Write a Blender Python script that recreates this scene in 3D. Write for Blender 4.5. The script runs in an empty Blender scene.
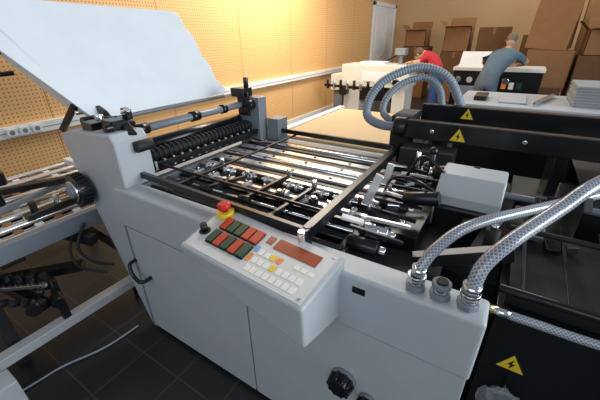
import bpy, bmesh, math, random
from mathutils import Vector, Matrix
random.seed(7)
S=bpy.context.scene
# ------------------------------------------------------------------ materials
def mat(name,col,rough=.5,metal=0.,var=.06,scale=8.,bump=0.,emit=0.,spec=.5,coat=0.,alpha=1.):
    m=bpy.data.materials.new(name);m.use_nodes=True;n=m.node_tree;b=n.nodes['Principled BSDF']
    b.inputs['Roughness'].default_value=rough;b.inputs['Metallic'].default_value=metal
    b.inputs['Specular IOR Level'].default_value=spec;b.inputs['Coat Weight'].default_value=coat
    tc=n.nodes.new('ShaderNodeTexCoord');no=n.nodes.new('ShaderNodeTexNoise');no.inputs['Scale'].default_value=scale
    no.inputs['Detail'].default_value=4
    n.links.new(tc.outputs['Object'],no.inputs['Vector'])
    r=n.nodes.new('ShaderNodeMix');r.data_type='RGBA'
    r.inputs['A'].default_value=tuple(c*(1-var) for c in col)+(1,);r.inputs['B'].default_value=tuple(min(1,c*(1+var)) for c in col)+(1,)
    n.links.new(no.outputs['Fac'],r.inputs['Factor']);n.links.new(r.outputs['Result'],b.inputs['Base Color'])
    if bump>0:
        bp=n.nodes.new('ShaderNodeBump');bp.inputs['Strength'].default_value=bump;bp.inputs['Distance'].default_value=.002
        n2=n.nodes.new('ShaderNodeTexNoise');n2.inputs['Scale'].default_value=400;n.links.new(tc.outputs['Object'],n2.inputs['Vector'])
        n.links.new(n2.outputs['Fac'],bp.inputs['Height']);n.links.new(bp.outputs['Normal'],b.inputs['Normal'])
    if emit>0:
        b.inputs['Emission Color'].default_value=tuple(col)+(1,);b.inputs['Emission Strength'].default_value=emit
    if alpha<1: b.inputs['Alpha'].default_value=alpha
    return m
M={}
M['grey']=mat('painted_grey',(.46,.50,.54),.36,bump=.15)
M['greyd']=mat('painted_grey_dark',(.19,.22,.26),.4,bump=.1)
M['white']=mat('painted_white',(.80,.86,.91),.4)
M['offwhite']=mat('offwhite_enamel',(.76,.75,.70),.4)
M['black']=mat('black_metal',(.006,.006,.008),.28)
M['blackm']=mat('black_matte',(.008,.008,.010),.6)
M['rubber']=mat('rubber',(.02,.02,.02),.75)
M['steel']=mat('polished_steel',(.80,.81,.82),.18,1.)
M['alu']=mat('aluminium',(.88,.89,.90),.24,.65)
M['brass']=mat('brass',(.75,.6,.35),.3,1.)
M['red']=mat('red_plastic',(.65,.02,.015),.35)
M['yellow']=mat('yellow_plastic',(.85,.6,.03),.4)
M['orange']=mat('orange_plastic',(.85,.25,.03),.4)
M['green']=mat('green_button',(.010,.06,.03),.4)
M['redb']=mat('red_button',(.50,.05,.02),.4)
M['blue']=mat('blue_key',(.12,.4,.75),.4)
M['panel']=mat('panel_membrane',(.66,.68,.69),.35)
M['disp']=mat('display_glass',(.34,.07,.02),.15,emit=.1)
M['key']=mat('white_key',(.85,.85,.82),.4)
M['beige']=mat('cardboard_sheet',(.62,.46,.27),.7)
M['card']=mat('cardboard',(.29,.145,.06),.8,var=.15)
M['cardd']=mat('cardboard_dark',(.15,.075,.03),.85,var=.15)  # darker cardboard tone, mixed among the boxes and sheets
M['paper']=mat('paper_grey',(.22,.235,.25),.7)
M['paper2']=mat('paper_grey_light',(.30,.32,.34),.7)
M['duct']=mat('white_trim',(.82,.85,.88),.4)
M['hosegrey']=mat('corrugated_hose_grey',(.23,.28,.34),.4)
M['skin']=mat('skin',(.55,.33,.24),.5)
M['hair']=mat('hair',(.12,.075,.04),.7)
M['hairg']=mat('hair_greyish',(.20,.15,.11),.7)
M['shirtb']=mat('shirt_bluegrey',(.10,.16,.21),.85,var=.15)
M['trou']=mat('trousers_darkgrey',(.10,.13,.17),.9)
M['redshirt']=mat('shirt_red',(.5,.02,.03),.85)
M['jeans']=mat('jeans_blue',(.03,.07,.2),.9)
M['brown']=mat('brown_roller',(.3,.15,.07),.5)
M['bag']=mat('clear_plastic_bag',(.5,.53,.56),.12,alpha=.25)

def nodes_math(n):
    def mth(op,a,b_=None):
        x=n.nodes.new('ShaderNodeMath');x.operation=op
        for i,v in enumerate((a,b_)):
            if v is None: continue
            if isinstance(v,(int,float)): x.inputs[i].default_value=v
            else: n.links.new(v,x.inputs[i])
        return x.outputs[0]
    return mth
def braid_mat():
    m=bpy.data.materials.new('braided_hose');m.use_nodes=True;n=m.node_tree;b=n.nodes['Principled BSDF'];mth=nodes_math(n)
    uv=n.nodes.new('ShaderNodeUVMap');sp=n.nodes.new('ShaderNodeSeparateXYZ');n.links.new(uv.outputs[0],sp.inputs[0])
    U=mth('MULTIPLY',sp.outputs[0],90.);V=mth('MULTIPLY',sp.outputs[1],8.)
    p=mth('FRACT',mth('ADD',U,V));q=mth('FRACT',mth('SUBTRACT',U,V))
    l=mth('MAXIMUM',mth('LESS_THAN',p,.30),mth('LESS_THAN',q,.30))
    mx=n.nodes.new('ShaderNodeMix');mx.data_type='RGBA';mx.inputs['A'].default_value=(.15,.17,.22,1);mx.inputs['B'].default_value=(.42,.45,.52,1)
    n.links.new(l,mx.inputs['Factor']);n.links.new(mx.outputs['Result'],b.inputs['Base Color'])
    b.inputs['Roughness'].default_value=.22;b.inputs['Coat Weight'].default_value=.6
    return m
M['braid']=braid_mat()
def perf_mat():
    m=bpy.data.materials.new('perforated_panel');m.use_nodes=True;n=m.node_tree;b=n.nodes['Principled BSDF'];mth=nodes_math(n)
    tc=n.nodes.new('ShaderNodeTexCoord');sp=n.nodes.new('ShaderNodeSeparateXYZ');n.links.new(tc.outputs['Object'],sp.inputs[0])
    pitch=.036
    a=mth('SUBTRACT',mth('FRACT',mth('DIVIDE',sp.outputs[1],pitch)),.5);c=mth('SUBTRACT',mth('FRACT',mth('DIVIDE',sp.outputs[2],pitch)),.5)
    d=mth('SQRT',mth('ADD',mth('MULTIPLY',a,a),mth('MULTIPLY',c,c)));hole=mth('LESS_THAN',d,.2)
    seam=mth('LESS_THAN',mth('FRACT',mth('DIVIDE',sp.outputs[1],1.44)),.006)
    hole=mth('MAXIMUM',hole,seam)
    mx=n.nodes.new('ShaderNodeMix');mx.data_type='RGBA';mx.inputs['A'].default_value=(.84,.50,.22,1);mx.inputs['B'].default_value=(.36,.18,.06,1)
    n.links.new(hole,mx.inputs['Factor']);n.links.new(mx.outputs['Result'],b.inputs['Base Color']);b.inputs['Roughness'].default_value=.6
    return m
M['perf']=perf_mat()
M['cream']=mat('cream_wall',(.64,.43,.24),.7,var=.03,scale=1.)
def tile_mat():
    m=bpy.data.materials.new('floor_tiles');m.use_nodes=True;n=m.node_tree;b=n.nodes['Principled BSDF']
    tc=n.nodes.new('ShaderNodeTexCoord');br=n.nodes.new('ShaderNodeTexBrick');br.offset=0;br.inputs['Scale'].default_value=1
    br.inputs['Brick Width'].default_value=.3;br.inputs['Row Height'].default_value=.3;br.inputs['Mortar Size'].default_value=.003
    br.inputs['Color1'].default_value=(.015,.017,.019,1);br.inputs['Color2'].default_value=(.021,.023,.025,1);br.inputs['Mortar'].default_value=(.055,.055,.055,1)
    n.links.new(tc.outputs['Object'],br.inputs['Vector']);n.links.new(br.outputs['Color'],b.inputs['Base Color']);b.inputs['Roughness'].default_value=.35
    return m
M['tile']=tile_mat()

# ------------------------------------------------------------------ mesh builder
class MB:
    def __init__(s): s.v=[];s.f=[];s.m=[];s.s=[];s.uv=[];s.mats=[]
    def mi(s,m):
        if m not in s.mats: s.mats.append(m)
        return s.mats.index(m)
    def add(s,vs,fs,m,smooth=False,uvs=None):
        o=len(s.v);s.v+= [tuple(x) for x in vs];k=s.mi(m)
        for i,f in enumerate(fs):
            s.f.append([o+j for j in f]);s.m.append(k);s.s.append(smooth if not isinstance(smooth,list) else smooth[i])
            s.uv.append(uvs[i] if uvs else [(0,0)]*len(f))
    def hexa(s,p,m):
        s.add(p,[(3,2,1,0),(4,5,6,7),(0,1,5,4),(1,2,6,5),(2,3,7,6),(3,0,4,7)],m)
    def box(s,a,b,m):
        x0,y0,z0=a;x1,y1,z1=b
        s.hexa([(x0,y0,z0),(x1,y0,z0),(x1,y1,z0),(x0,y1,z0),(x0,y0,z1),(x1,y0,z1),(x1,y1,z1),(x0,y1,z1)],m)
    def obox(s,c,size,m,rot=(0,0,0)):
        R=(Matrix.Rotation(rot[2],3,'Z')@Matrix.Rotation(rot[1],3,'Y')@Matrix.Rotation(rot[0],3,'X'))
        hx,hy,hz=[k/2 for k in size];c=Vector(c)
        s.hexa([c+R@Vector(q) for q in [(-hx,-hy,-hz),(hx,-hy,-hz),(hx,hy,-hz),(-hx,hy,-hz),(-hx,-hy,hz),(hx,-hy,hz),(hx,hy,hz),(-hx,hy,hz)]],m)
    def bar(s,p,q,w,h,m,up=(0,0,1)):
        p=Vector(p);q=Vector(q);d=(q-p).normalized();u=Vector(up);sd=d.cross(u)
        if sd.length<1e-4: sd=d.cross(Vector((1,0,0)))
        sd.normalize();u=sd.cross(d)
        a=sd*w/2;b=u*h/2
        s.hexa([p-a-b,p+a-b,q+a-b,q-a-b,p-a+b,p+a+b,q+a+b,q-a+b],m)
    def prism(s,poly,ax,lo,hi,m):
        def P(q,t):
            if ax=='x': return (t,q[0],q[1])
            if ax=='y': return (q[0],t,q[1])
            return (q[0],q[1],t)
        n=len(poly);vs=[P(q,lo) for q in poly]+[P(q,hi) for q in poly]
        fs=[tuple(range(n-1,-1,-1)),tuple(range(n,2*n))]+[(i,(i+1)%n,n+(i+1)%n,n+i) for i in range(n)]
        s.add(vs,fs,m)
    def cyl(s,p,q,r,m,seg=16,r2=None,cap=True):
        p=Vector(p);q=Vector(q);d=(q-p).normalized();u=d.orthogonal().normalized();w=d.cross(u)
        r2=r if r2 is None else r2
        vs=[];
        for c,rr in ((p,r),(q,r2)):
            for i in range(seg):
                a=2*math.pi*i/seg;vs.append(c+(u*math.cos(a)+w*math.sin(a))*rr)
        fs=[(i,(i+1)%seg,seg+(i+1)%seg,seg+i) for i in range(seg)];sm=[True]*seg
        if cap: fs+=[tuple(range(seg-1,-1,-1)),tuple(range(seg,2*seg))];sm+=[False,False]
        s.add(vs,fs,m,sm)
    def sweep(s,pts,r,m,seg=12,sub=8,ring=None,closed=False):
        P=[Vector(p) for p in pts];n=len(P);C=[]
        rng=n if closed else n-1
        for i in range(rng):
            if closed: p0,p1,p2,p3=P[(i-1)%n],P[i],P[(i+1)%n],P[(i+2)%n]
            else: p0,p1,p2,p3=P[max(i-1,0)],P[i],P[i+1],P[min(i+2,n-1)]
            for k in range(sub):
                t=k/sub
                C.append(.5*((2*p1)+(-p0+p2)*t+(2*p0-5*p1+4*p2-p3)*t*t+(-p0+3*p1-3*p2+p3)*t**3))
        if not closed: C.append(P[-1])
        if ring:
            L=[0]
            for i in range(1,len(C)): L.append(L[-1]+(C[i]-C[i-1]).length)
            N=int(L[-1]/(ring/4));D=[];j=0
            for k in range(N+1):
                x=L[-1]*k/N
                while j<len(L)-2 and L[j+1]<x: j+=1
                D.append(C[j].lerp(C[j+1],(x-L[j])/max(1e-9,L[j+1]-L[j])))
            C=D
        T=[]
        for i in range(len(C)):
            a=C[(i-1)%len(C)] if closed else C[max(i-1,0)];b=C[(i+1)%len(C)] if closed else C[min(i+1,len(C)-1)]
            T.append((b-a).normalized())
        u=T[0].orthogonal().normalized();vs=[];L=0;Ls=[]
        for i,c in enumerate(C):
            u=(u-T[i]*u.dot(T[i])).normalized();w=T[i].cross(u)
            if i: L+=(c-C[i-1]).length
            Ls.append(L);rr=r
            if ring: rr=r*(1,.93,.82,.93)[i%4]
            for k in range(seg):
                a=2*math.pi*k/seg;vs.append(c+(u*math.cos(a)+w*math.sin(a))*rr)
        fs=[];uvs=[];N=len(C)
        for i in range(N if closed else N-1):
            j=(i+1)%N
            for k in range(seg):
                k2=(k+1)%seg
                fs.append((i*seg+k,i*seg+k2,j*seg+k2,j*seg+k))
                uvs.append([(Ls[i],k/seg),(Ls[i],(k+1)/seg),(Ls[j],(k+1)/seg),(Ls[j],k/seg)])
        s.add(vs,fs,m,True,uvs)
        if not closed:
            s.add([v for v in vs[:seg]],[tuple(range(seg-1,-1,-1))],m);s.add([v for v in vs[-seg:]],[tuple(range(seg))],m)
    def sph(s,c,r,m,sc=(1,1,1),seg=16,rings=10):
        c=Vector(c);vs=[];fs=[]
        for i in range(rings+1):
            th=math.pi*i/rings
            for k in range(seg):
                a=2*math.pi*k/seg
                vs.append(c+Vector((math.sin(th)*math.cos(a)*r*sc[0],math.sin(th)*math.sin(a)*r*sc[1],math.cos(th)*r*sc[2])))
        for i in range(rings):
            for k in range(seg): fs.append((i*seg+k,(i+1)*seg+k,(i+1)*seg+(k+1)%seg,i*seg+(k+1)%seg))
        s.add(vs,fs,m,True)
    def obj(s,name,parent=None,bevel=0.,bseg=2):
        me=bpy.data.meshes.new(name);me.from_pydata(s.v,[],s.f);me.update()
        for k in s.mats: me.materials.append(M[k])
        uv=me.uv_layers.new(name='UVMap')
        for p in me.polygons:
            p.material_index=s.m[p.index];p.use_smooth=s.s[p.index]
            for l,u in zip(p.loop_indices,s.uv[p.index]): uv.data[l].uv=u
        o=bpy.data.objects.new(name,me);S.collection.objects.link(o)
        if parent: o.parent=parent
        if bevel>0:
            b=o.modifiers.new('bevel','BEVEL');b.width=bevel;b.segments=bseg;b.limit_method='ANGLE';b.angle_limit=math.radians(40)
        return o
def empty(name):
    e=bpy.data.objects.new(name,None);e.empty_display_size=.1;S.collection.objects.link(e);return e

# ------------------------------------------------------------------ room
XW=-3.85;YB=12.2
b=MB();b.box((XW-.3,-3.2,-.1),(5.2,YB+.2,0),'tile');b.obj('floor')
b=MB();b.box((XW-.2,-3.2,0),(XW,9.75,4.2),'perf');b.box((XW-.2,9.75,0),(XW,YB,4.2),'cream');b.obj('wall_left')
b=MB();b.box((XW-.2,YB,0),(5.2,YB+.2,4.2),'cream');b.obj('wall_back')
b=MB();b.box((XW-.001,-3.2,.86),(XW+.06,9.6,.96),'duct');b.box((XW-.001,-3.2,.905),(XW+.064,9.6,.912),'greyd')
for y in (1.02,1.12,1.22): 
    b.box((XW+.055,y,.875),(XW+.075,y+.08,.945),'duct');b.cyl((XW+.07,y+.04,.91),(XW+.077,y+.04,.91),.022,'greyd')
b.obj('trim_1',bevel=.004)
b=MB();b.box((XW,-3.2,0),(XW+.02,9.75,.1),'duct');b.obj('baseboard_left')
b=MB();b.box((XW,YB-.02,0),(5.2,YB,.1),'duct');b.obj('baseboard_back')
b=MB();b.box((XW,9.9,0),(XW+.05,10.0,2.5),'duct');b.box((XW,11.7,0),(XW+.05,11.8,2.5),'duct');b.box((XW,9.9,2.4),(XW+.05,11.8,2.5),'duct')
b.box((XW,10.0,0),(XW+.03,10.84,2.4),'white');b.box((XW,10.86,0),(XW+.03,11.7,2.4),'white')
for y in (10.15,11.0):
    b.box((XW+.029,y,.25),(XW+.038,y+.55,1.0),'duct');b.box((XW+.029,y,1.2),(XW+.038,y+.55,2.2),'duct')
b.cyl((XW+.03,10.78,1.05),(XW+.08,10.78,1.05),.02,'steel');b.bar((XW+.08,10.78,1.05),(XW+.08,10.66,1.05),.02,.02,'steel')
b.obj('door_1',bevel=.004)

# ------------------------------------------------------------------ folding machine
FM=empty('folding_machine')
T=.985
b=MB()
b.prism([(-1.60,.985),(-1.63,.97),(-1.645,.93),(-1.645,.76),(.076,.76),(.076,.985)],'y',.75,.86,'grey')
b.obj('front_beam',FM,.012,3)
b=MB();b.box((-1.64,.765,.0),(-1.60,.85,.765),'greyd')
b.prism([(-1.60,.03),(-.776,.03),(-.776,.75),(-1.60,.75)],'y',.757,.80,'grey')
b.prism([(-.768,.03),(.07,.03),(.07,.765),(-.768,.765)],'y',.757,.80,'grey')
b.obj('front_doors',FM,.004)
b=MB();b.sweep([(-1.60,.757,.535),(-1.60,.72,.53),(-1.585,.705,.505),(-1.555,.70,.47),(-1.51,.70,.455),(-1.49,.72,.455),(-1.487,.757,.457)],.011,'black',10,6);b.obj('door_handle',FM)
b=MB()
b.prism([(-1.66,.0),(-1.60,.0),(-1.60,.95),(-1.52,.985),(-1.52,1.22),(-1.545,1.255),(-1.92,1.235),(-2.03,1.20),(-2.03,1.13)],'y',.77,.95,'grey')
b.obj('left_tower',FM,.012,3)
b=MB()
b.cyl((-1.90,.768,.92),(-1.90,.74,.92),.035,'greyd',20);b.cyl((-1.90,.745,.92),(-1.90,.69,.92),.088,'black',32);b.cyl((-1.90,.692,.92),(-1.90,.676,.92),.06,'steel',24);b.cyl((-1.90,.68,.92),(-1.90,.665,.92),.03,'greyd',20)
for i in range(24):
    a=2*math.pi*i/24;b.obox((-1.90+.09*math.cos(a),.718,.92+.09*math.sin(a)),(.01,.05,.01),'black',(0,-a,0))
b.obj('handwheel',FM,.002)
b=MB()
b.box((-1.84,.80,1.23),(-1.74,.87,1.28),'black');b.box((-1.70,.83,1.245),(-1.60,.90,1.30),'black');b.cyl((-1.62,.80,1.27),(-1.62,.95,1.27),.02,'black')
b.bar((-1.66,.95,1.20),(-1.66,.95,1.34),.03,.05,'black');b.cyl((-1.66,.93,1.32),(-1.60,.93,1.34),.013,'steel')
b.bar((-1.62,.90,1.27),(-1.53,.88,1.23),.04,.03,'black');b.cyl((-1.50,.86,1.18),(-1.50,.95,1.18),.028,'blackm')
b.cyl((-1.72,.84,1.29),(-1.72,.84,1.32),.02,'steel')
b.obj('tower_bracket',FM,.003)
b=MB();b.cyl((-1.65,.93,1.22),(-1.65,1.84,1.22),.022,'greyd',20);b.cyl((-1.65,.97,1.22),(-1.65,1.04,1.22),.03,'black',20);b.cyl((-1.65,1.34,1.22),(-1.65,1.40,1.22),.031,'black');b.cyl((-1.65,1.6,1.22),(-1.65,1.64,1.22),.03,'black')
b.obj('feed_shaft',FM)
b=MB()
b.box((-1.72,1.84,.85),(-1.52,1.93,1.27),'greyd');b.box((-1.70,1.82,1.14),(-1.60,1.84,1.30),'black');b.box((-1.74,1.80,1.27),(-1.62,1.90,1.33),'black')
b.cyl((-1.58,1.79,1.22),(-1.58,1.85,1.22),.035,'black');b.cyl((-1.64,1.86,1.33),(-1.64,1.86,1.40),.018,'black')
b.box((-1.50,1.9,.85),(-1.40,2.02,1.12),'greyd')
b.obj('rear_tower',FM,.005)
b=MB()
b.box((-1.74,.95,.98),(-1.60,1.83,1.06),'black')
b.cyl((-1.63,.95,1.07),(-1.63,1.83,1.07),.035,'blackm',20);b.cyl((-1.72,.95,1.10),(-1.72,1.83,1.10),.04,'black',20)
for i in range(26):
    y=.975+i*.033;b.cyl((-1.63,y,1.07),(-1.63,y+.012,1.07),.042,'blackm',14)
for i in range(14):
    y=.99+i*.06;b.obox((-1.57,y,1.03),(.012,.012,.05),'alu')
b.obj('infeed_rollers',FM)
b=MB()
b.box((-1.60,.86,.0),(-1.56,1.98,.96),'greyd');b.box((-.44,.90,.35),(-.40,1.98,.93),'black')
b.box((-1.60,1.93,.0),(-.1,2.0,.95),'greyd');b.box((-1.56,.87,.30),(-.44,1.93,.34),'blackm')
b.box((-1.56,.86,.60),(-.50,.90,.93),'blackm')
b.obj('inner_frame',FM,.003)
b=MB();zr=1.03
b.bar((-1.60,.875,zr),(-.49,.835,zr),.022,.03,'black');b.bar((-1.58,.86,zr),(-1.55,1.96,zr),.022,.035,'black')
b.bar((-1.58,1.95,zr),(-.50,1.93,zr),.02,.03,'black');b.bar((-.505,.80,zr+.005),(-.525,1.96,zr+.005),.034,.045,'black')
for x,y in ((-1.585,.875),(-.505,.83),(-1.56,1.95),(-.52,1.94)): b.cyl((x,y,.93),(x,y,zr+.03),.016,'black')
b.bar((-1.30,.86,zr-.02),(-1.28,1.95,zr-.02),.012,.012,'black')
b.cyl((-.505,.79,zr+.03),(-.505,.79,zr-.06),.014,'steel')
b.bar((-1.58,1.02,zr),(-.51,1.0,zr),.010,.014,'black')
b.obj('grid_frame',FM,.002)
b=MB()
spec=[(.935,'r','black',.012,.93),(.985,'r','blackm',.03,.86),(1.04,'r','steel',.008,.95),(1.085,'r','black',.024,.87),(1.13,'f','black',.02,.94),
(1.185,'f','alu',.022,.95),(1.235,'r','black',.018,.92),(1.285,'c','steel',.010,.95),(1.335,'f','alu',.034,.955),(1.385,'f','black',.030,.95),
(1.440,'f','alu',.052,.965),(1.490,'f','black',.024,.96),(1.53,'r','steel',.016,.96),(1.58,'f','alu',.048,.965),(1.635,'f','black',.034,.96),(1.69,'f','alu',.050,.965),
(1.745,'f','black',.032,.97),(1.795,'r','steel',.016,.97),(1.84,'f','alu',.042,.965),(1.885,'f','black',.028,.96)]
for y,k,m,w,z in spec:
    x0,x1=-1.56,-.42
    if k=='r': b.cyl((x0,y,z),(x1,y,z),w,m,14)
    elif k=='f': b.box((x0,y-w/2,z-.012),(x1,y+w/2,z+.004),m)
    else:
        b.cyl((x0,y,z),(x1,y,z),w,m,12)
        for i in range(22):
            x=x0+.06+i*.05;b.cyl((x,y,z),(x+.016,y,z),.022,('alu','black')[i%3==2],14);b.box((x-.004,y-.005,z),(x+.014,y+.005,z+.03),'steel')
for i in range(9):
    x=-1.45+i*.12;b.box((x,1.13,.955),(x+.02,1.20,.972),'alu');b.cyl((x+.01,1.165,.96),(x+.01,1.165,.99),.006,'steel',8)
for y in (1.44,1.58,1.69,1.84):
    for i in range(5): b.cyl((-1.45+i*.24,y,.969),(-1.45+i*.24,y,.974),.009,'blackm',10)
for i in range(7): b.cyl((-1.4+i*.15,.985,.86),(-1.36+i*.15,.985,.86),.036,'rubber',16)
b.obj('transport_bars',FM,.0015,1)
b=MB()
for (p,q) in [((-1.18,.98,.99),(-1.10,1.20,.99)),((-1.35,1.0,.98),(-1.33,1.25,1.0)),((-.95,1.0,.98),(-.9,1.3,1.0)),((-.75,.92,.98),(-.72,1.25,.99))]:
    b.bar(p,q,.018,.02,'black');b.cyl(q,(q[0],q[1],q[2]+.04),.014,'steel',10);b.cyl((p[0]-.03,p[1],p[2]),(p[0]+.03,p[1],p[2]),.018,'black',12)
for x,y in ((-1.15,1.08),(-.82,1.10),(-.65,1.12)):
    b.cyl((x,y,.96),(x,y,1.01),.022,'black',14);b.cyl((x,y,1.01),(x,y,1.018),.012,'steel',10)
b.obj('bed_levers',FM,.0015,1)
b=MB()
b.box((-.40,.90,.55),(-.08,1.92,.86),'blackm');b.box((-.36,1.15,.86),(-.2,1.85,.93),'black')
for i,y in enumerate((1.0,1.12,1.25,1.38,1.5,1.62,1.74,1.86)):
    b.cyl((-.42,y,.93),(-.30,y,.93),.032,('black','steel','blackm')[i%3],16);b.cyl((-.30,y,.93),(-.27,y,.93),.018,'steel',12)
    b.obox((-.34,y+.03,.97),(.05,.02,.05),('steel','black')[i%2],(.3,0,.2*i))
for i in range(10):
    y=1.0+i*.09;b.bar((-.42+.01*(i%3),y,1.0),(-.22,y+.03,.97+.02*(i%2)),.014,.014,('black','alu')[i%3==1])
b.obox((-.42,1.23,1.06),(.035,.02,.15),'alu',(0,.35,.2));b.obox((-.43,1.05,1.0),(.09,.035,.012),'key',(0,.2,.3));b.obox((-.40,1.36,1.09),(.03,.02,.10),'alu',(0,.2,.2))
b.cyl((-.30,1.30,1.02),(-.16,1.30,1.05),.03,'black');b.cyl((-.25,1.62,1.04),(-.05,1.62,1.07),.035,'black');b.cyl((-.25,1.62,1.04),(-.27,1.62,1.04),.022,'steel')
b.cyl((-.36,1.75,.95),(-.36,1.75,1.09),.012,'steel');b.cyl((-.28,1.70,.95),(-.28,1.70,1.12),.016,'black');b.sph((-.28,1.70,1.12),.022,'black')
b.sweep([(-.42,1.4,.98),(-.36,1.3,1.10),(-.26,1.28,1.12),(-.18,1.4,1.02)],.007,'black',8);b.sweep([(-.38,1.6,.98),(-.30,1.52,1.14),(-.2,1.5,1.10),(-.12,1.6,1.0)],.008,'black',8)
b.obj('bearing_block',FM,.002,1)
b=MB()
for i,x in enumerate((-.118,-.05,.022)):
    b.cyl((x,.80,T),(x,.80,T+.018),.030,'greyd',6);b.cyl((x,.80,T+.015),(x,.80,T+.04),.022,'steel',20);b.cyl((x,.80,T+.035),(x,.80,T+.05),.026,('steel','greyd','steel')[i],20)
b.cyl((-.05,.80,T+.045),(-.05,.80,T+.056),.016,'blackm')
b.box((-.293,.748,.925),(-.250,.7505,.950),'black')
b.obj('hose_fittings',FM,.001,1)
b=MB()
for x,z,r in ((-.303,.49,.045),(-.205,.44,.03)):
    b.cyl((x,.757,z),(x,.74,z),r*1.1,'greyd',24);b.cyl((x,.745,z),(x,.70,z),r,'black',28,r*.85)
    for i in range(10):
        a=2*math.pi*i/10;b.cyl((x+r*math.cos(a),.74,z+r*math.sin(a)),(x+r*.9*math.cos(a),.703,z+r*.9*math.sin(a)),r*.16,'black',8)
b.obj('adjust_knobs',FM,.002)
FL=Vector((-.905,.59,.985));FR=Vector((-.345,.535,1.0));BR=Vector((-.335,.785,1.02));BL=Vector((-.945,.865,1.01))
b=MB()
b.hexa([FL+Vector((.01,.01,-.085)),FR+Vector((-.0,.01,-.16)),BR+Vector((0,-.01,-.24)),BL+Vector((0,-.03,-.12)),FL,FR,BR,BL],'grey')
b.obj('control_box',FM,.010,3)
N=((FR-FL).cross(BL-FL)).normalized()
def pp(s_,t_,h=0.):
    return (FL*(1-s_)+FR*s_)*(1-t_)+(BL*(1-s_)+BR*s_)*t_+N*h
def pad(b,s0,t0,s1,t1,h0,h1,m):
    b.hexa([pp(s0,t0,h0),pp(s1,t0,h0),pp(s1,t1,h0),pp(s0,t1,h0),pp(s0,t0,h1),pp(s1,t0,h1),pp(s1,t1,h1),pp(s0,t1,h1)],m)
b=MB()
pad(b,.03,.05,.97,.95,-.002,.0015,'panel')
cols=[['green','redb','green','redb','green'],['redb','green','green','redb','redb']]
for r in range(2):
    for c in range(5):
        s0=.155+c*.069;t0=.24+r*.30
        pad(b,s0-.004,t0-.015,s0+.060,t0+.255,.0,.003,'blackm')
        pad(b,s0,t0,s0+.056,t0+.24,.002,.011,cols[r][c])
pad(b,.60,.62,.90,.82,.001,.004,'disp');pad(b,.53,.66,.575,.80,.001,.004,'disp')
kc=['key','orange','yellow','key','blue','key','orange','key','yellow','redb','key','blue']
k=0
for r in range(3):
    for c in range(8):
        s0=.545+c*.046;t0=.12+r*.15
        if r==2 and c>3: continue
        pad(b,s0,t0,s0+.034,t0+.10,.001,.003,kc[(k*5+r)%12] if c<4 else 'key');k+=1
pad(b,.505,.25,.53,.40,.001,.003,'orange');pad(b,.505,.45,.53,.55,.001,.003,'blue')
for c in range(3): pad(b,.80+c*.046,.46,.834+c*.046,.53,.001,.003,'key')
for s_,t_ in ((.05,.1),(.95,.1),(.05,.9),(.95,.9)): b.cyl(pp(s_,t_,0),pp(s_,t_,.004),.006,'steel',10)
b.obj('membrane_keys',FM)
b=MB()
b.cyl(pp(.10,.82,0),pp(.10,.82,.022),.036,'yellow',24);b.cyl(pp(.10,.82,.02),pp(.10,.82,.036),.014,'black',16);b.cyl(pp(.10,.82,.034),pp(.10,.82,.052),.026,'red',24,.028);b.cyl(pp(.10,.82,.052),pp(.10,.82,.058),.028,'red',24,.02)
b.obj('emergency_stop',FM,.001,1)
b=MB();b.cyl(pp(.08,.38,0),pp(.08,.38,.006),.022,'blackm',24);b.cyl(pp(.08,.38,.005),pp(.08,.38,.035),.015,'black',20,.013);b.obj('selector_knob',FM)
HD=[(.93,1.25),(1.96,1.26),(1.965,1.30),(1.90,1.37),(1.885,1.47),(1.87,1.50),(1.84,1.53),(1.83,1.62),(1.81,1.68),(1.77,1.72),(1.75,1.80),(1.72,1.82),(.60,1.84),(.56,1.80),(.62,1.66)]
def hx(z): return -1.94-(z-1.25)*.30
b=MB()
n=len(HD)
vs=[(hx(z),y,z) for y,z in HD]+[(hx(z)-.02,y,z) for y,z in HD]
b.add(vs,[tuple(range(n)),tuple(range(2*n-1,n-1,-1))]+[(i,n+i,n+(i+1)%n,(i+1)%n) for i in range(n)],'white')
b.obj('hood_plate',FM,.004)
b=MB()
b.hexa([(-1.96,.93,1.25),(-1.95,.95,1.25),(-2.25,.95,1.30),(-2.27,.93,1.30),(-2.12,.60,1.84),(-2.10,.62,1.84),(-2.40,.62,1.80),(-2.40,.60,1.80)],'white')
b.obj('hood_side',FM,.003)
b=MB()
b.prism([(-2.02,1.10),(-1.86,1.15),(-1.80,1.22),(-1.90,1.30),(-2.06,1.36),(-2.12,1.30),(-2.05,1.20)],'y',.955,.98,'black')
b.cyl((-1.95,.86,1.25),(-1.95,.95,1.25),.03,'black');b.cyl((-2.05,.88,1.29),(-2.05,.95,1.29),.015,'steel')
b.bar((-2.05,.89,1.33),(-2.2,.85,1.18),.025,.03,'black');b.bar((-1.93,.91,1.26),(-1.74,.93,1.28),.02,.03,'black')
b.sweep([(-2.30,.78,1.60),(-2.33,.72,1.60),(-2.36,.66,1.55),(-2.34,.68,1.50),(-2.31,.76,1.50)],.012,'black')
b.cyl((-1.95,.95,1.24),(-1.95,1.94,1.24),.012,'greyd')
b.obj('hood_hinge',FM,.002)
def tri(b,x,y,z,s_):
    h=s_*.87
    b.prism([(x-s_/2,z-h/3),(x+s_/2,z-h/3),(x,z+2*h/3)],'y',y-.002,y,'blackm')
    k=.80;b.prism([(x-s_/2*k,z-h/3*k),(x+s_/2*k,z-h/3*k),(x,z+2*h/3*k)],'y',y-.003,y-.0015,'yellow')
    q=s_*.5
    b.prism([(x+.10*q,z+.55*q),(x-.22*q,z+.0*q),(x-.02*q,z+.0*q),(x-.1*q,z-.4*q),(x+.22*q,z+.12*q),(x+.03*q,z+.12*q)],'y',y-.004,y-.0025,'blackm')

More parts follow.
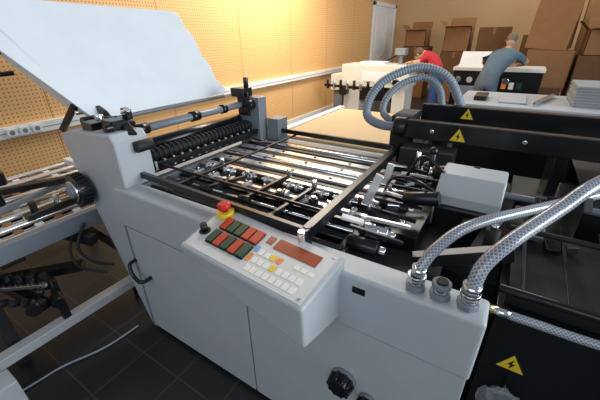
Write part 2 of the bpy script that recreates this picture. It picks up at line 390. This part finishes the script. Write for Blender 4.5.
# ------------------------------------------------------------------ dark feeder unit at the right
FD=empty('printing_press_unit')
b=MB()
b.box((.11,1.0,.0),(2.3,2.35,.84),'black');b.box((.13,1.05,.84),(.9,1.5,.90),'blackm');b.box((.35,1.6,.84),(2.3,2.3,1.02),'black')
b.box((-.10,1.2,.0),(.11,2.3,.80),'blackm');b.box((.5,.99,.1),(.505,1.0,.80),'greyd')
b.obj('press_body',FD,.008)
b=MB()
b.box((-.56,1.95,1.10),(2.0,2.0,1.205),'black');b.cyl((-.57,1.975,1.155),(-.50,1.975,1.155),.06,'black',20)
b.box((-.50,2.30,1.13),(1.8,2.36,1.24),'black');b.box((-.62,2.05,1.0),(-.50,2.3,1.20),'blackm')
b.box((-.46,2.0,1.06),(-.40,2.36,1.12),'greyd')
for x in (-.35,.25,.9): b.box((x,2.0,.8),(x+.05,2.30,1.12),'black')
b.cyl((-.35,1.94,1.155),(-.35,1.95,1.155),.012,'steel');b.cyl((.1,1.94,1.155),(.1,1.95,1.155),.012,'steel')
b.box((-.48,1.8,.93),(-.2,1.95,1.08),'blackm');b.cyl((-.30,1.76,1.0),(-.30,1.82,1.0),.04,'steel',20)
b.obj('cross_beams',FD,.004)
b=MB();tri(b,-.21,1.95,1.14,.10);tri(b,-.22,2.30,1.19,.09);tri(b,.2,1.0,.64,.10);b.obj('warning_signs',FD)
b=MB()
b.prism([(1.42,.86),(1.68,.86),(1.68,1.06),(1.62,1.10),(1.50,1.09),(1.42,1.02)],'x',-.20,.06,'grey')
b.prism([(1.40,.84),(1.42,.84),(1.42,.98),(1.40,.97)],'x',-.19,.05,'black')
b.obj('guard_housing',FD,.012,3)
b=MB()
for i in range(6):
    x=.16+i*.12;b.bar((x,1.02,.93),(x,1.5,.95),.010,.010,('black','blackm')[i%4==0])
b.cyl((.1,1.02,.92),(1.2,1.02,.92),.014,'black');b.cyl((.1,1.3,1.0),(1.6,1.3,1.0),.010,'blackm');b.cyl((.06,1.55,1.02),(1.6,1.55,1.02),.014,'greyd')
b.bar((-.18,1.05,.90),(.12,1.15,.98),.04,.05,'black');b.bar((.0,1.1,.88),(.10,1.75,.92),.06,.06,'blackm');b.bar((.10,1.75,.92),(.30,1.35,1.12),.03,.05,'black')
b.cyl((.18,1.45,.86),(.18,1.45,1.08),.02,'black');b.cyl((.05,1.25,.86),(.05,1.25,1.0),.025,'blackm');b.cyl((.05,1.25,1.0),(.05,1.25,1.02),.014,'steel')
for i in range(8): b.obox((-.05+.05*i,1.35+.04*(i%3),.93),(.03,.05,.05),('black','blackm','greyd')[i%3],(0,.2*i,.3*i))
b.obj('press_linkages',FD,.002,1)
AH=empty('braided_air_hose')
b=MB();b.sweep([(-.118,.80,1.036),(-.112,.81,1.06),(-.085,.85,1.11),(-.02,.95,1.15),(.13,1.17,1.14),(.35,1.50,1.11),(.7,1.90,1.10)],.0165,'braid',16,10);b.cyl((-.118,.80,1.036),(-.115,.803,1.06),.021,'steel',20);b.obj('hose',AH)
AH2=empty('braided_air_hose.001')
b=MB();b.sweep([(.022,.80,1.036),(.024,.805,1.06),(.035,.83,1.11),(.08,.887,1.165),(.176,1.027,1.225),(.256,1.14,1.275),(.5,1.5,1.34)],.0195,'braid',16,10);b.cyl((.022,.80,1.036),(.022,.802,1.06),.024,'steel',20);b.obj('hose',AH2)
AH3=empty('braided_air_hose.002')
b=MB();b.sweep([(.13,.97,.865),(.2,.965,.87),(.38,.98,.86),(.6,.96,.90)],.014,'braid',14,10)
b.cyl((.06,.97,.865),(.10,.97,.865),.018,'brass',6);b.cyl((.09,.97,.865),(.15,.97,.866),.016,'steel',16);b.cyl((.0,.97,.865),(.07,.97,.865),.011,'brass');b.obj('hose',AH3)
CH=empty('corrugated_vacuum_hose')
b=MB()
b.sweep([(-.50,2.02,1.16),(-.66,2.05,1.13),(-.80,2.11,1.16),(-.82,2.16,1.26),(-.745,2.22,1.385),(-.56,2.33,1.46),(-.38,2.36,1.40),(-.27,2.38,1.22)],.030,'hosegrey',14,10,ring=.018)
b.sweep([(-.50,2.12,1.15),(-.62,2.14,1.14),(-.72,2.18,1.18),(-.72,2.22,1.27),(-.65,2.28,1.36),(-.52,2.34,1.40),(-.42,2.34,1.34),(-.38,2.33,1.22)],.024,'hosegrey',14,10,ring=.018)
b.obj('hoses',CH)
b=MB();rr=random.Random(3)
vs=[];fs=[];sg=14;rg=9
for i in range(rg+1):
    th=math.pi*i/rg
    for k in range(sg):
        a=2*math.pi*k/sg;q=1+rr.uniform(-.25,.25)
        vs.append((.20+math.sin(th)*math.cos(a)*.07*q,.95+math.sin(th)*math.sin(a)*.025*q,.46+math.cos(th)*.10*q))
for i in range(rg):
    for k in range(sg): fs.append((i*sg+k,(i+1)*sg+k,(i+1)*sg+(k+1)%sg,i*sg+(k+1)%sg))
b.add(vs,fs,'bag');b.cyl((.2,.95,.56),(.2,1.0,.57),.004,'black');b.obj('hanging_plastic_bag',FD)

# ------------------------------------------------------------------ left conveyor
CV=empty('roller_conveyor')
b=MB()
b.bar((-3.1,.16,.72),(-1.99,.16,.72),.05,.09,'white');b.bar((-3.1,1.15,.72),(-1.99,1.15,.72),.05,.09,'white')
b.bar((-1.99,.13,.70),(-1.99,1.18,.70),.05,.10,'greyd')
for i in range(15):
    x=-3.05+i*.073
    if i%2==0: b.cyl((x,.17,.73),(x,1.14,.73),.018,'alu',12)
    else:
        b.cyl((x,.17,.72),(x,1.14,.72),.008,'steel',8)
        for k in range(9): b.cyl((x,.22+k*.1,.72),(x,.26+k*.1,.72),.02,('brown','key')[k%2],10)
for i in range(5): b.box((-3.05+i*.22,.2,.60),(-3.0+i*.22,1.12,.64),'blackm')
b.box((-3.1,.16,.55),(-2.0,.19,.62),'black')
for x in (-3.05,-2.05):
    for y in (.2,1.1): b.box((x-.03,y-.03,.0),(x+.03,y+.03,.68),'blackm')
b.obj('conveyor_frame',CV,.003)
b=MB()
b.bar((-2.62,.55,.80),(-2.2,1.05,.86),.05,.04,'black');b.bar((-2.3,.3,.78),(-2.5,1.1,.80),.03,.03,'greyd')
b.cyl((-2.45,.5,.76),(-2.45,.5,.92),.02,'black');b.cyl((-2.62,.58,.84),(-2.62,.58,.92),.03,'black');b.sph((-2.3,.95,.9),.03,'black')
b.bar((-2.12,.5,.78),(-2.12,1.15,.80),.05,.04,'black')
for i in range(5): b.cyl((-2.12,.55+i*.12,.80),(-2.12,.55+i*.12,.86),.018,('black','steel')[i%2])
b.obj('conveyor_clamps',CV,.003)
b=MB()
b.bar((-1.97,-.05,.14),(-1.97,.95,.14),.07,.06,'grey');b.bar((-1.97,.90,.0),(-1.97,.90,.30),.06,.06,'grey')
b.bar((-2.35,.10,.14),(-1.97,.10,.14),.05,.05,'grey');b.bar((-1.74,.06,.0),(-1.74,.06,.22),.10,.12,'grey',up=(1,0,0))
b.bar((-2.0,.0,.02),(-1.60,-.02,.02),.08,.03,'grey')
for x,y in ((-1.97,.05),(-1.97,.88)): b.cyl((x,y,0),(x,y,.11),.025,'black')
b.obj('stand_rails',CV,.005)
b=MB()
b.bar((-2.3,.18,.45),(-1.95,.62,.45),.06,.05,'black');b.bar((-2.25,.3,.40),(-1.85,.36,.40),.05,.06,'black');b.bar((-1.97,.45,.17),(-1.97,.45,.45),.04,.04,'black')
b.bar((-2.2,.12,.5),(-1.86,.40,.5),.02,.02,'steel')
for i in range(7):
    x=-2.22+i*.055;y=.2+i*.035;b.cyl((x,y,.46),(x,y,.55),.022,'black',14);b.cyl((x+.04,y-.05,.42),(x+.05,y-.09,.44),.02,'blackm',12)
b.cyl((-1.90,.34,.42),(-1.82,.30,.42),.035,'black',20);b.cyl((-1.88,.42,.40),(-1.80,.40,.40),.03,'black',20)
b.sph((-1.83,.36,.5),.022,'black')
b.bar((-2.1,.75,.60),(-1.78,.80,.50),.03,.04,'black');b.bar((-2.15,.62,.62),(-1.9,.70,.60),.05,.06,'blackm')
for i in range(6):
    b.hexa([(-2.36+i*.03,.33,.55),(-2.345+i*.03,.33,.55),(-2.325+i*.03,.42,.55),(-2.34+i*.03,.42,.55),(-2.36+i*.03,.33,.556),(-2.345+i*.03,.33,.556),(-2.325+i*.03,.42,.556),(-2.34+i*.03,.42,.556)],'yellow')
b.box((-2.38,.32,.53),(-2.15,.43,.55),'blackm')
b.sweep([(-1.95,.70,.70),(-1.93,.62,.58),(-1.89,.66,.47),(-1.84,.74,.42)],.009,'rubber');b.sweep([(-2.02,.70,.70),(-2.0,.60,.55),(-1.93,.60,.45),(-1.86,.70,.38)],.008,'rubber')
b.obj('fold_knife_mechanism',CV,.002)
b=MB();b.sweep([(-1.70,.70,.012),(-1.72,.50,.012),(-1.80,.30,.012),(-1.82,.18,.012),(-1.86,-.1,.012)],.006,'hosegrey',8,10);b.obj('floor_cable')

# ------------------------------------------------------------------ background
DT=empty('delivery_table')
b=MB()
b.box((-1.92,2.45,.74),(-.66,4.0,.79),'grey');b.box((-1.92,2.45,.79),(-1.85,4.0,.83),'duct')
b.box((-1.84,2.5,.79),(-.70,3.9,.815),'beige');b.box((-1.50,2.55,.815),(-.72,3.5,.86),'beige')
for x in (-1.88,-.70):
    for y in (2.5,3.95): b.box((x-.03,y-.03,0),(x+.03,y+.03,.74),'greyd')
b.obj('table',DT,.004)
WM=empty('stitching_machine')
b=MB()
b.box((-3.15,6.6,.72),(-1.76,7.25,1.13),'offwhite');b.box((-3.10,6.63,0),(-2.75,7.2,.75),'offwhite');b.box((-2.05,6.63,0),(-1.80,7.2,.75),'offwhite')
b.box((-2.75,6.65,.45),(-2.05,7.1,.75),'black');b.box((-3.45,6.7,.60),(-3.15,7.2,.92),'offwhite');b.box((-2.7,6.59,.82),(-1.9,6.6,1.0),'duct')
b.box((-3.4,6.75,0),(-3.2,7.1,.62),'greyd')
b.cyl((-3.05,6.6,.62),(-3.05,6.45,.62),.09,'black');b.cyl((-1.98,6.61,.83),(-1.98,6.5,.83),.06,'black');b.cyl((-1.83,6.61,.83),(-1.83,6.5,.83),.05,'black')
b.bar((-3.5,6.5,.72),(-2.2,6.5,.68),.04,.05,'black')
for i in range(9):
    x=-3.4+i*.15;b.cyl((x,6.46,.66),(x,6.46,.84),.03,('black','steel')[i%2],10)
b.box((-2.8,6.7,1.13),(-2.3,7.0,1.18),'duct')
b.cyl((-2.05,6.95,1.13),(-2.05,6.95,1.34),.04,'greyd');b.box((-2.15,6.85,1.30),(-1.95,7.05,1.42),'hosegrey');b.bar((-2.3,6.9,1.2),(-2.0,6.95,1.36),.03,.03,'black')
b.obj('machine_body',WM,.012)
WC=empty('control_console')
b=MB()
b.box((-1.10,7.35,0),(.35,8.0,1.02),'black');b.box((-1.12,7.32,1.02),(.37,8.02,1.08),'offwhite');b.prism([(7.45,1.08),(7.85,1.08),(7.85,1.32),(7.72,1.34)],'x',-1.05,-.50,'duct')
for i in range(5): b.cyl((-1.0+i*.2,7.35,.86),(-1.0+i*.2,7.33,.86),.055,('steel','grey')[i%2],16)
b.box((-1.0,7.34,.45),(-.6,7.35,.75),'greyd');b.box((-1.05,7.34,.15),(.3,7.35,.2),'greyd')
for i in range(3): b.box((-.25+i*.12,7.34,.72),(-.17+i*.12,7.35,.84),('orange','key','green')[i])
b.obj('console_body',WC,.006)
RT=empty('feed_table')
b=MB()
b.box((-.42,3.15,1.07),(2.4,3.95,1.12),'grey');b.box((-.38,3.2,.0),(2.3,3.9,1.07),'black')
b.box((-.1,3.3,1.12),(.1,3.7,1.135),'grey');b.bar((.15,3.25,1.14),(.30,3.8,1.14),.03,.03,'steel')
b.box((-.3,3.35,1.12),(-.2,3.6,1.16),'black')
b.obj('table_body',RT,.006)
b=MB()
for i in range(14): b.box((.40+.004*(i%3),3.35+.003*(i%2),1.121+i*.011),(1.1+.004*(i%2),3.85,1.131+i*.011),('paper','paper2')[i%2])
b.obj('paper_stack')
def cbox(name,x0,y0,z0,x1,y1,z1,m='card',open_=False):
    b=MB()
    if not open_:
        b.box((x0,y0,z0),(x1,y1,z1),m);b.box(((x0+x1)/2-.03,y0-.002,z1-.15),((x0+x1)/2+.03,y1,z1+.002),'card')
    else:
        t=.015
        b.box((x0,y0,z0),(x1,y1,z0+t),m);b.box((x0,y0,z0),(x1,y0+t,z1),m);b.box((x0,y1-t,z0),(x1,y1,z1),m);b.box((x0,y0,z0),(x0+t,y1,z1),m);b.box((x1-t,y0,z0),(x1,y1,z1),m)
        f=.22
        b.hexa([(x0,y0,z1),(x1,y0,z1),(x1,y0+t,z1),(x0,y0+t,z1),(x0,y0-f*.8,z1+.02),(x1,y0-f*.8,z1+.02),(x1,y0-f*.8,z1+.035),(x0,y0-f*.8,z1+.035)],m)
        b.hexa([(x0,y1-t,z1),(x1,y1-t,z1),(x1,y1,z1),(x0,y1,z1),(x0,y1+.05,z1+f),(x1,y1+.05,z1+f),(x1,y1+.05+t,z1+f),(x0,y1+.05+t,z1+f)],m)
        b.hexa([(x0,y0,z1),(x0+t,y0,z1),(x0+t,y1,z1),(x0,y1,z1),(x0-.15,y0,z1+.15),(x0-.15+t,y0,z1+.15),(x0-.15+t,y1,z1+.15),(x0-.15,y1,z1+.15)],m)
    return b.obj(name,bevel=.004)
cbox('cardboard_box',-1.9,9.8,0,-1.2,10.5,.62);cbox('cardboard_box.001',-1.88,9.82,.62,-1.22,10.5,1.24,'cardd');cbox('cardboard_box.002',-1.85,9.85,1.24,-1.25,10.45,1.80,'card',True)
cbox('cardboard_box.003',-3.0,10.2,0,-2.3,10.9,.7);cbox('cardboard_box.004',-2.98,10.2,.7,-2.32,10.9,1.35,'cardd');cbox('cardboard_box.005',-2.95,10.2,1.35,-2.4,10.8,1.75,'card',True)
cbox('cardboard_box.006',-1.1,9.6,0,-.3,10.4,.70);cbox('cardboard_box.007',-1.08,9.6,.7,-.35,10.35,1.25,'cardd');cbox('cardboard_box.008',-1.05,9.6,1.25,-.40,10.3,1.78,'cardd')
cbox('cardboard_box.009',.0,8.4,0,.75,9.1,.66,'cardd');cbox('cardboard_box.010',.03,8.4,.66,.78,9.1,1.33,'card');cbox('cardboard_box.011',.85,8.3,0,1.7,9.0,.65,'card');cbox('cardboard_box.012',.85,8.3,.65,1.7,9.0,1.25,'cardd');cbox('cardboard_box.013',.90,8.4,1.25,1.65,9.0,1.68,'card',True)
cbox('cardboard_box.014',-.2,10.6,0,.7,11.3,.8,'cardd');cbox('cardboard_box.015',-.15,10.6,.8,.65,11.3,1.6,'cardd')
b=MB()
for i in range(6):
    b.obox((.33+.01*i,8.6+.05*i,1.81),(.70,.012,.92),('card','cardd')[i%2],(math.radians(-8),math.radians(3-1*i),math.radians(-12)))
b.obj('flattened_carton_stack')
b=MB()
for i in range(5): b.obox((1.55,9.35+.06*i,1.28),(1.4,.012,2.5),('card','cardd')[i%2],(math.radians(-6),0,math.radians(4)))
b.obj('flattened_carton_stack.001')

# ------------------------------------------------------------------ people
def figure(name,J,E,R,reg,headpos,fwd,hair,seatmats):
    root=empty(name)
    names=list(J);me=bpy.data.meshes.new('b');me.from_pydata([J[k] for k in names],[(names.index(a),names.index(c)) for a,c in E],[])
    o=bpy.data.objects.new('b',me);S.collection.objects.link(o)
    sk=o.modifiers.new('s','SKIN');sk.use_smooth_shade=True
    for i,k in enumerate(names):
        r=R[k];me.skin_vertices[0].data[i].radius=(r if isinstance(r,tuple) else (r,r));me.skin_vertices[0].data[i].use_root=(k=='pelvis')
    ss=o.modifiers.new('u','SUBSURF');ss.levels=2;ss.render_levels=2
    dg=bpy.context.evaluated_depsgraph_get();m2=bpy.data.meshes.new_from_object(o.evaluated_get(dg))
    bpy.data.objects.remove(o)
    for k in seatmats: m2.materials.append(M[k])
    for p in m2.polygons:
        p.use_smooth=True;c=p.center;best=(9,0)
        for a,d in E:
            A=Vector(J[a]);B=Vector(J[d]);t=max(0,min(1,(c-A).dot(B-A)/max(1e-9,(B-A).length_squared)));q=A.lerp(B,t)
            dd=(c-q).length/(max(R[a] if not isinstance(R[a],tuple) else R[a][0],.03)) 
            if dd<best[0]: best=(dd,reg(a,d,t))
        p.material_index=best[1]
    ob=bpy.data.objects.new('body',m2);S.collection.objects.link(ob);ob.parent=root
    b=MB();H=Vector(headpos);f=Vector(fwd).normalized();side=f.cross(Vector((0,0,1))).normalized();up=side.cross(f)
    b.sph((0,0,0),.095,'skin',(.82,1.0,1.18),20,14)
    b.sph((0,.045,-.05),.06,'skin',(.9,.8,.9),14,10)
    b.sph((0,.098,-.01),.016,'skin',(.8,1.2,1.6),10,8)
    for sx in (-1,1):
        b.sph((sx*.033,.083,.015),.012,'key',(1,1,1),10,8);b.sph((sx*.033,.092,.015),.006,'black',(1,1,1),8,6);b.sph((sx*.079,-.005,-.005),.022,'skin',(.35,.8,1.3),10,8)
    b.sph((0,.088,-.052),.018,'redb',(1.2,.4,.3),10,6)
    b.sph((0,-.014,.026),.100,hair,(.87,1.0,1.10),20,14)
    ho=b.obj('head',root);ho.matrix_world=Matrix(((side.x,f.x,up.x,H.x),(side.y,f.y,up.y,H.y),(side.z,f.z,up.z,H.z),(0,0,0,1)))
    return root
def hand(root,w,d,up=Vector((0,0,1)),name='hand',flip=1):
    w=Vector(w);d=Vector(d).normalized();sd=d.cross(up).normalized()*flip;up=sd.cross(d)*flip
    b=MB();b.sph(w+d*.045,.045,'skin',(.9,.9,.5),12,8)
    for i,l in enumerate((.068,.078,.072,.056)):
        o=w+d*.075+sd*(.030-.020*i);b.sweep([o,o+d*l*.45+up*.006,o+d*l*.8-up*.006,o+d*l*.95-up*.022],.0085,'skin',8,4)
    o=w+d*.02+sd*.035;b.sweep([o,o+sd*.03+d*.03,o+sd*.035+d*.06-up*.01],.010,'skin',8,4)
    b.obj(name,root)
E=[('pelvis','waist'),('waist','chest'),('chest','neck'),('neck','skull'),('chest','shL'),('shL','elL'),('elL','wrL'),('chest','shR'),('shR','elR'),('elR','wrR'),
('pelvis','hipL'),('hipL','knL'),('knL','anL'),('anL','toL'),('pelvis','hipR'),('hipR','knR'),('knR','anR'),('anR','toR')]
R={'pelvis':.14,'waist':.15,'chest':.155,'neck':.058,'skull':.05,'shL':.08,'elL':.055,'wrL':.030,'shR':.08,'elR':.055,'wrR':.030,'hipL':.11,'knL':.07,'anL':.05,'toL':.04,'hipR':.11,'knR':.07,'anR':.05,'toR':.04}
def reg(a,d,t):
    if a in('pelvis','hipL','hipR','knL','knR') and d!='waist': return 1
    if a in('anL','anR'): return 3
    if a=='pelvis': return 1 if t<.5 else 0
    if a in('elL','elR'): return 2
    if a in('shL','shR'): return 0 if t<.75 else 2
    if a=='neck': return 2
    if a=='chest' and d=='neck': return 0 if t<.85 else 2
    return 0
J1={'pelvis':(-.46,6.68,.95),'waist':(-.43,6.80,1.09),'chest':(-.33,7.02,1.27),'neck':(-.27,7.15,1.39),'skull':(-.26,7.20,1.46),
'shL':(-.51,7.06,1.32),'elL':(-.60,7.24,1.16),'wrL':(-.46,7.42,1.125),'shR':(-.13,7.02,1.32),'elR':(.05,7.20,1.19),'wrR':(-.10,7.42,1.125),
'hipL':(-.55,6.68,.87),'knL':(-.56,6.80,.48),'anL':(-.57,6.74,.09),'toL':(-.58,6.89,.045),'hipR':(-.37,6.68,.87),'knR':(-.34,6.76,.48),'anR':(-.33,6.70,.09),'toR':(-.31,6.85,.045)}
r=figure('man_in_blue_shirt',J1,E,R,reg,(-.25,7.26,1.53),(0.1,1,-.8),'hairg',['shirtb','trou','skin','black'])
hand(r,J1['wrL'],(.6,.8,-.1),name='left_hand',flip=1);hand(r,J1['wrR'],(-.5,.8,-.1),name='right_hand',flip=-1)
dx,dy=-1.32,7.02
J2={'pelvis':(dx,dy,.95),'waist':(dx-.06,dy,1.09),'chest':(dx-.19,dy+.05,1.26),'neck':(dx-.32,dy+.1,1.33),'skull':(dx-.38,dy+.12,1.33),
'shL':(dx-.22,dy-.15,1.27),'elL':(dx-.34,dy-.12,1.18),'wrL':(dx-.50,dy-.06,1.175),'shR':(dx-.18,dy+.24,1.27),'elR':(dx-.36,dy+.35,1.18),'wrR':(dx-.52,dy+.15,1.175),
'hipL':(dx,dy-.09,.87),'knL':(dx-.03,dy-.1,.48),'anL':(dx+.02,dy-.1,.09),'toL':(dx-.12,dy-.1,.045),'hipR':(dx,dy+.09,.87),'knR':(dx-.02,dy+.1,.48),'anR':(dx+.05,dy+.1,.09),'toR':(dx-.09,dy+.1,.045)}
r=figure('person_in_red_shirt',J2,E,R,reg,(dx-.43,dy+.13,1.30),(-1,.3,-1.2),'hair',['redshirt','jeans','skin','black'])
hand(r,J2['wrL'],(-.8,-.2,-.1),name='left_hand',flip=1);hand(r,J2['wrR'],(-.8,-.3,-.1),name='right_hand',flip=-1)

# ------------------------------------------------------------------ lights
w=bpy.data.worlds.new('World');S.world=w;w.use_nodes=True;w.node_tree.nodes['Background'].inputs[0].default_value=(.76,.87,1,1);w.node_tree.nodes['Background'].inputs[1].default_value=.27
def area(name,loc,tgt,sx,sy,e,col):
    l=bpy.data.lights.new(name,'AREA');l.shape='RECTANGLE';l.size=sx;l.size_y=sy;l.energy=e;l.color=col
    o=bpy.data.objects.new(name,l);S.collection.objects.link(o);o.location=loc;o.rotation_euler=(Vector(tgt)-Vector(loc)).to_track_quat('-Z','Y').to_euler()
area('window_light_right',(4.6,2.2,2.4),(-1.4,1.6,1.1),4,2.2,290,(.93,.97,1))
area('window_light_rear',(.2,-2.8,2.8),(-.8,1.5,.9),4,2,50,(.88,.94,1))
area('ceiling_lamp_warm',(-2.6,5.0,3.4),(-3.85,5.0,1.6),2.0,.6,120,(1,.84,.60))
area('bar_glint_softbox',(-2.6,5.2,4.1),(-1.8,3.4,.9),4.0,1.4,150,(1,.93,.84))  # added out-of-view soft box: glints on transport bars, lift on top surfaces
area('ceiling_lamp_back',(.5,9.0,4.0),(.2,10,1.0),3,1.5,85,(1,.86,.66))
# ------------------------------------------------------------------ camera
cam=bpy.data.cameras.new('camera');co=bpy.data.objects.new('camera',cam);S.collection.objects.link(co)
th,ph,ro=math.radians(32.76),math.radians(26.67),math.radians(-1.02)
F=Vector((-math.sin(th)*math.cos(ph),math.cos(th)*math.cos(ph),-math.sin(ph)));R0=Vector((math.cos(th),math.sin(th),0));U0=R0.cross(F)
Rr=R0*math.cos(ro)+U0*math.sin(ro);Uu=-R0*math.sin(ro)+U0*math.cos(ro)
co.matrix_world=Matrix(((Rr.x,Uu.x,-F.x,0),(Rr.y,Uu.y,-F.y,0),(Rr.z,Uu.z,-F.z,1.65),(0,0,0,1)))
cam.sensor_width=36;cam.lens=325/600*36;cam.clip_start=.05
S.camera=co
S.view_settings.view_transform='Standard'
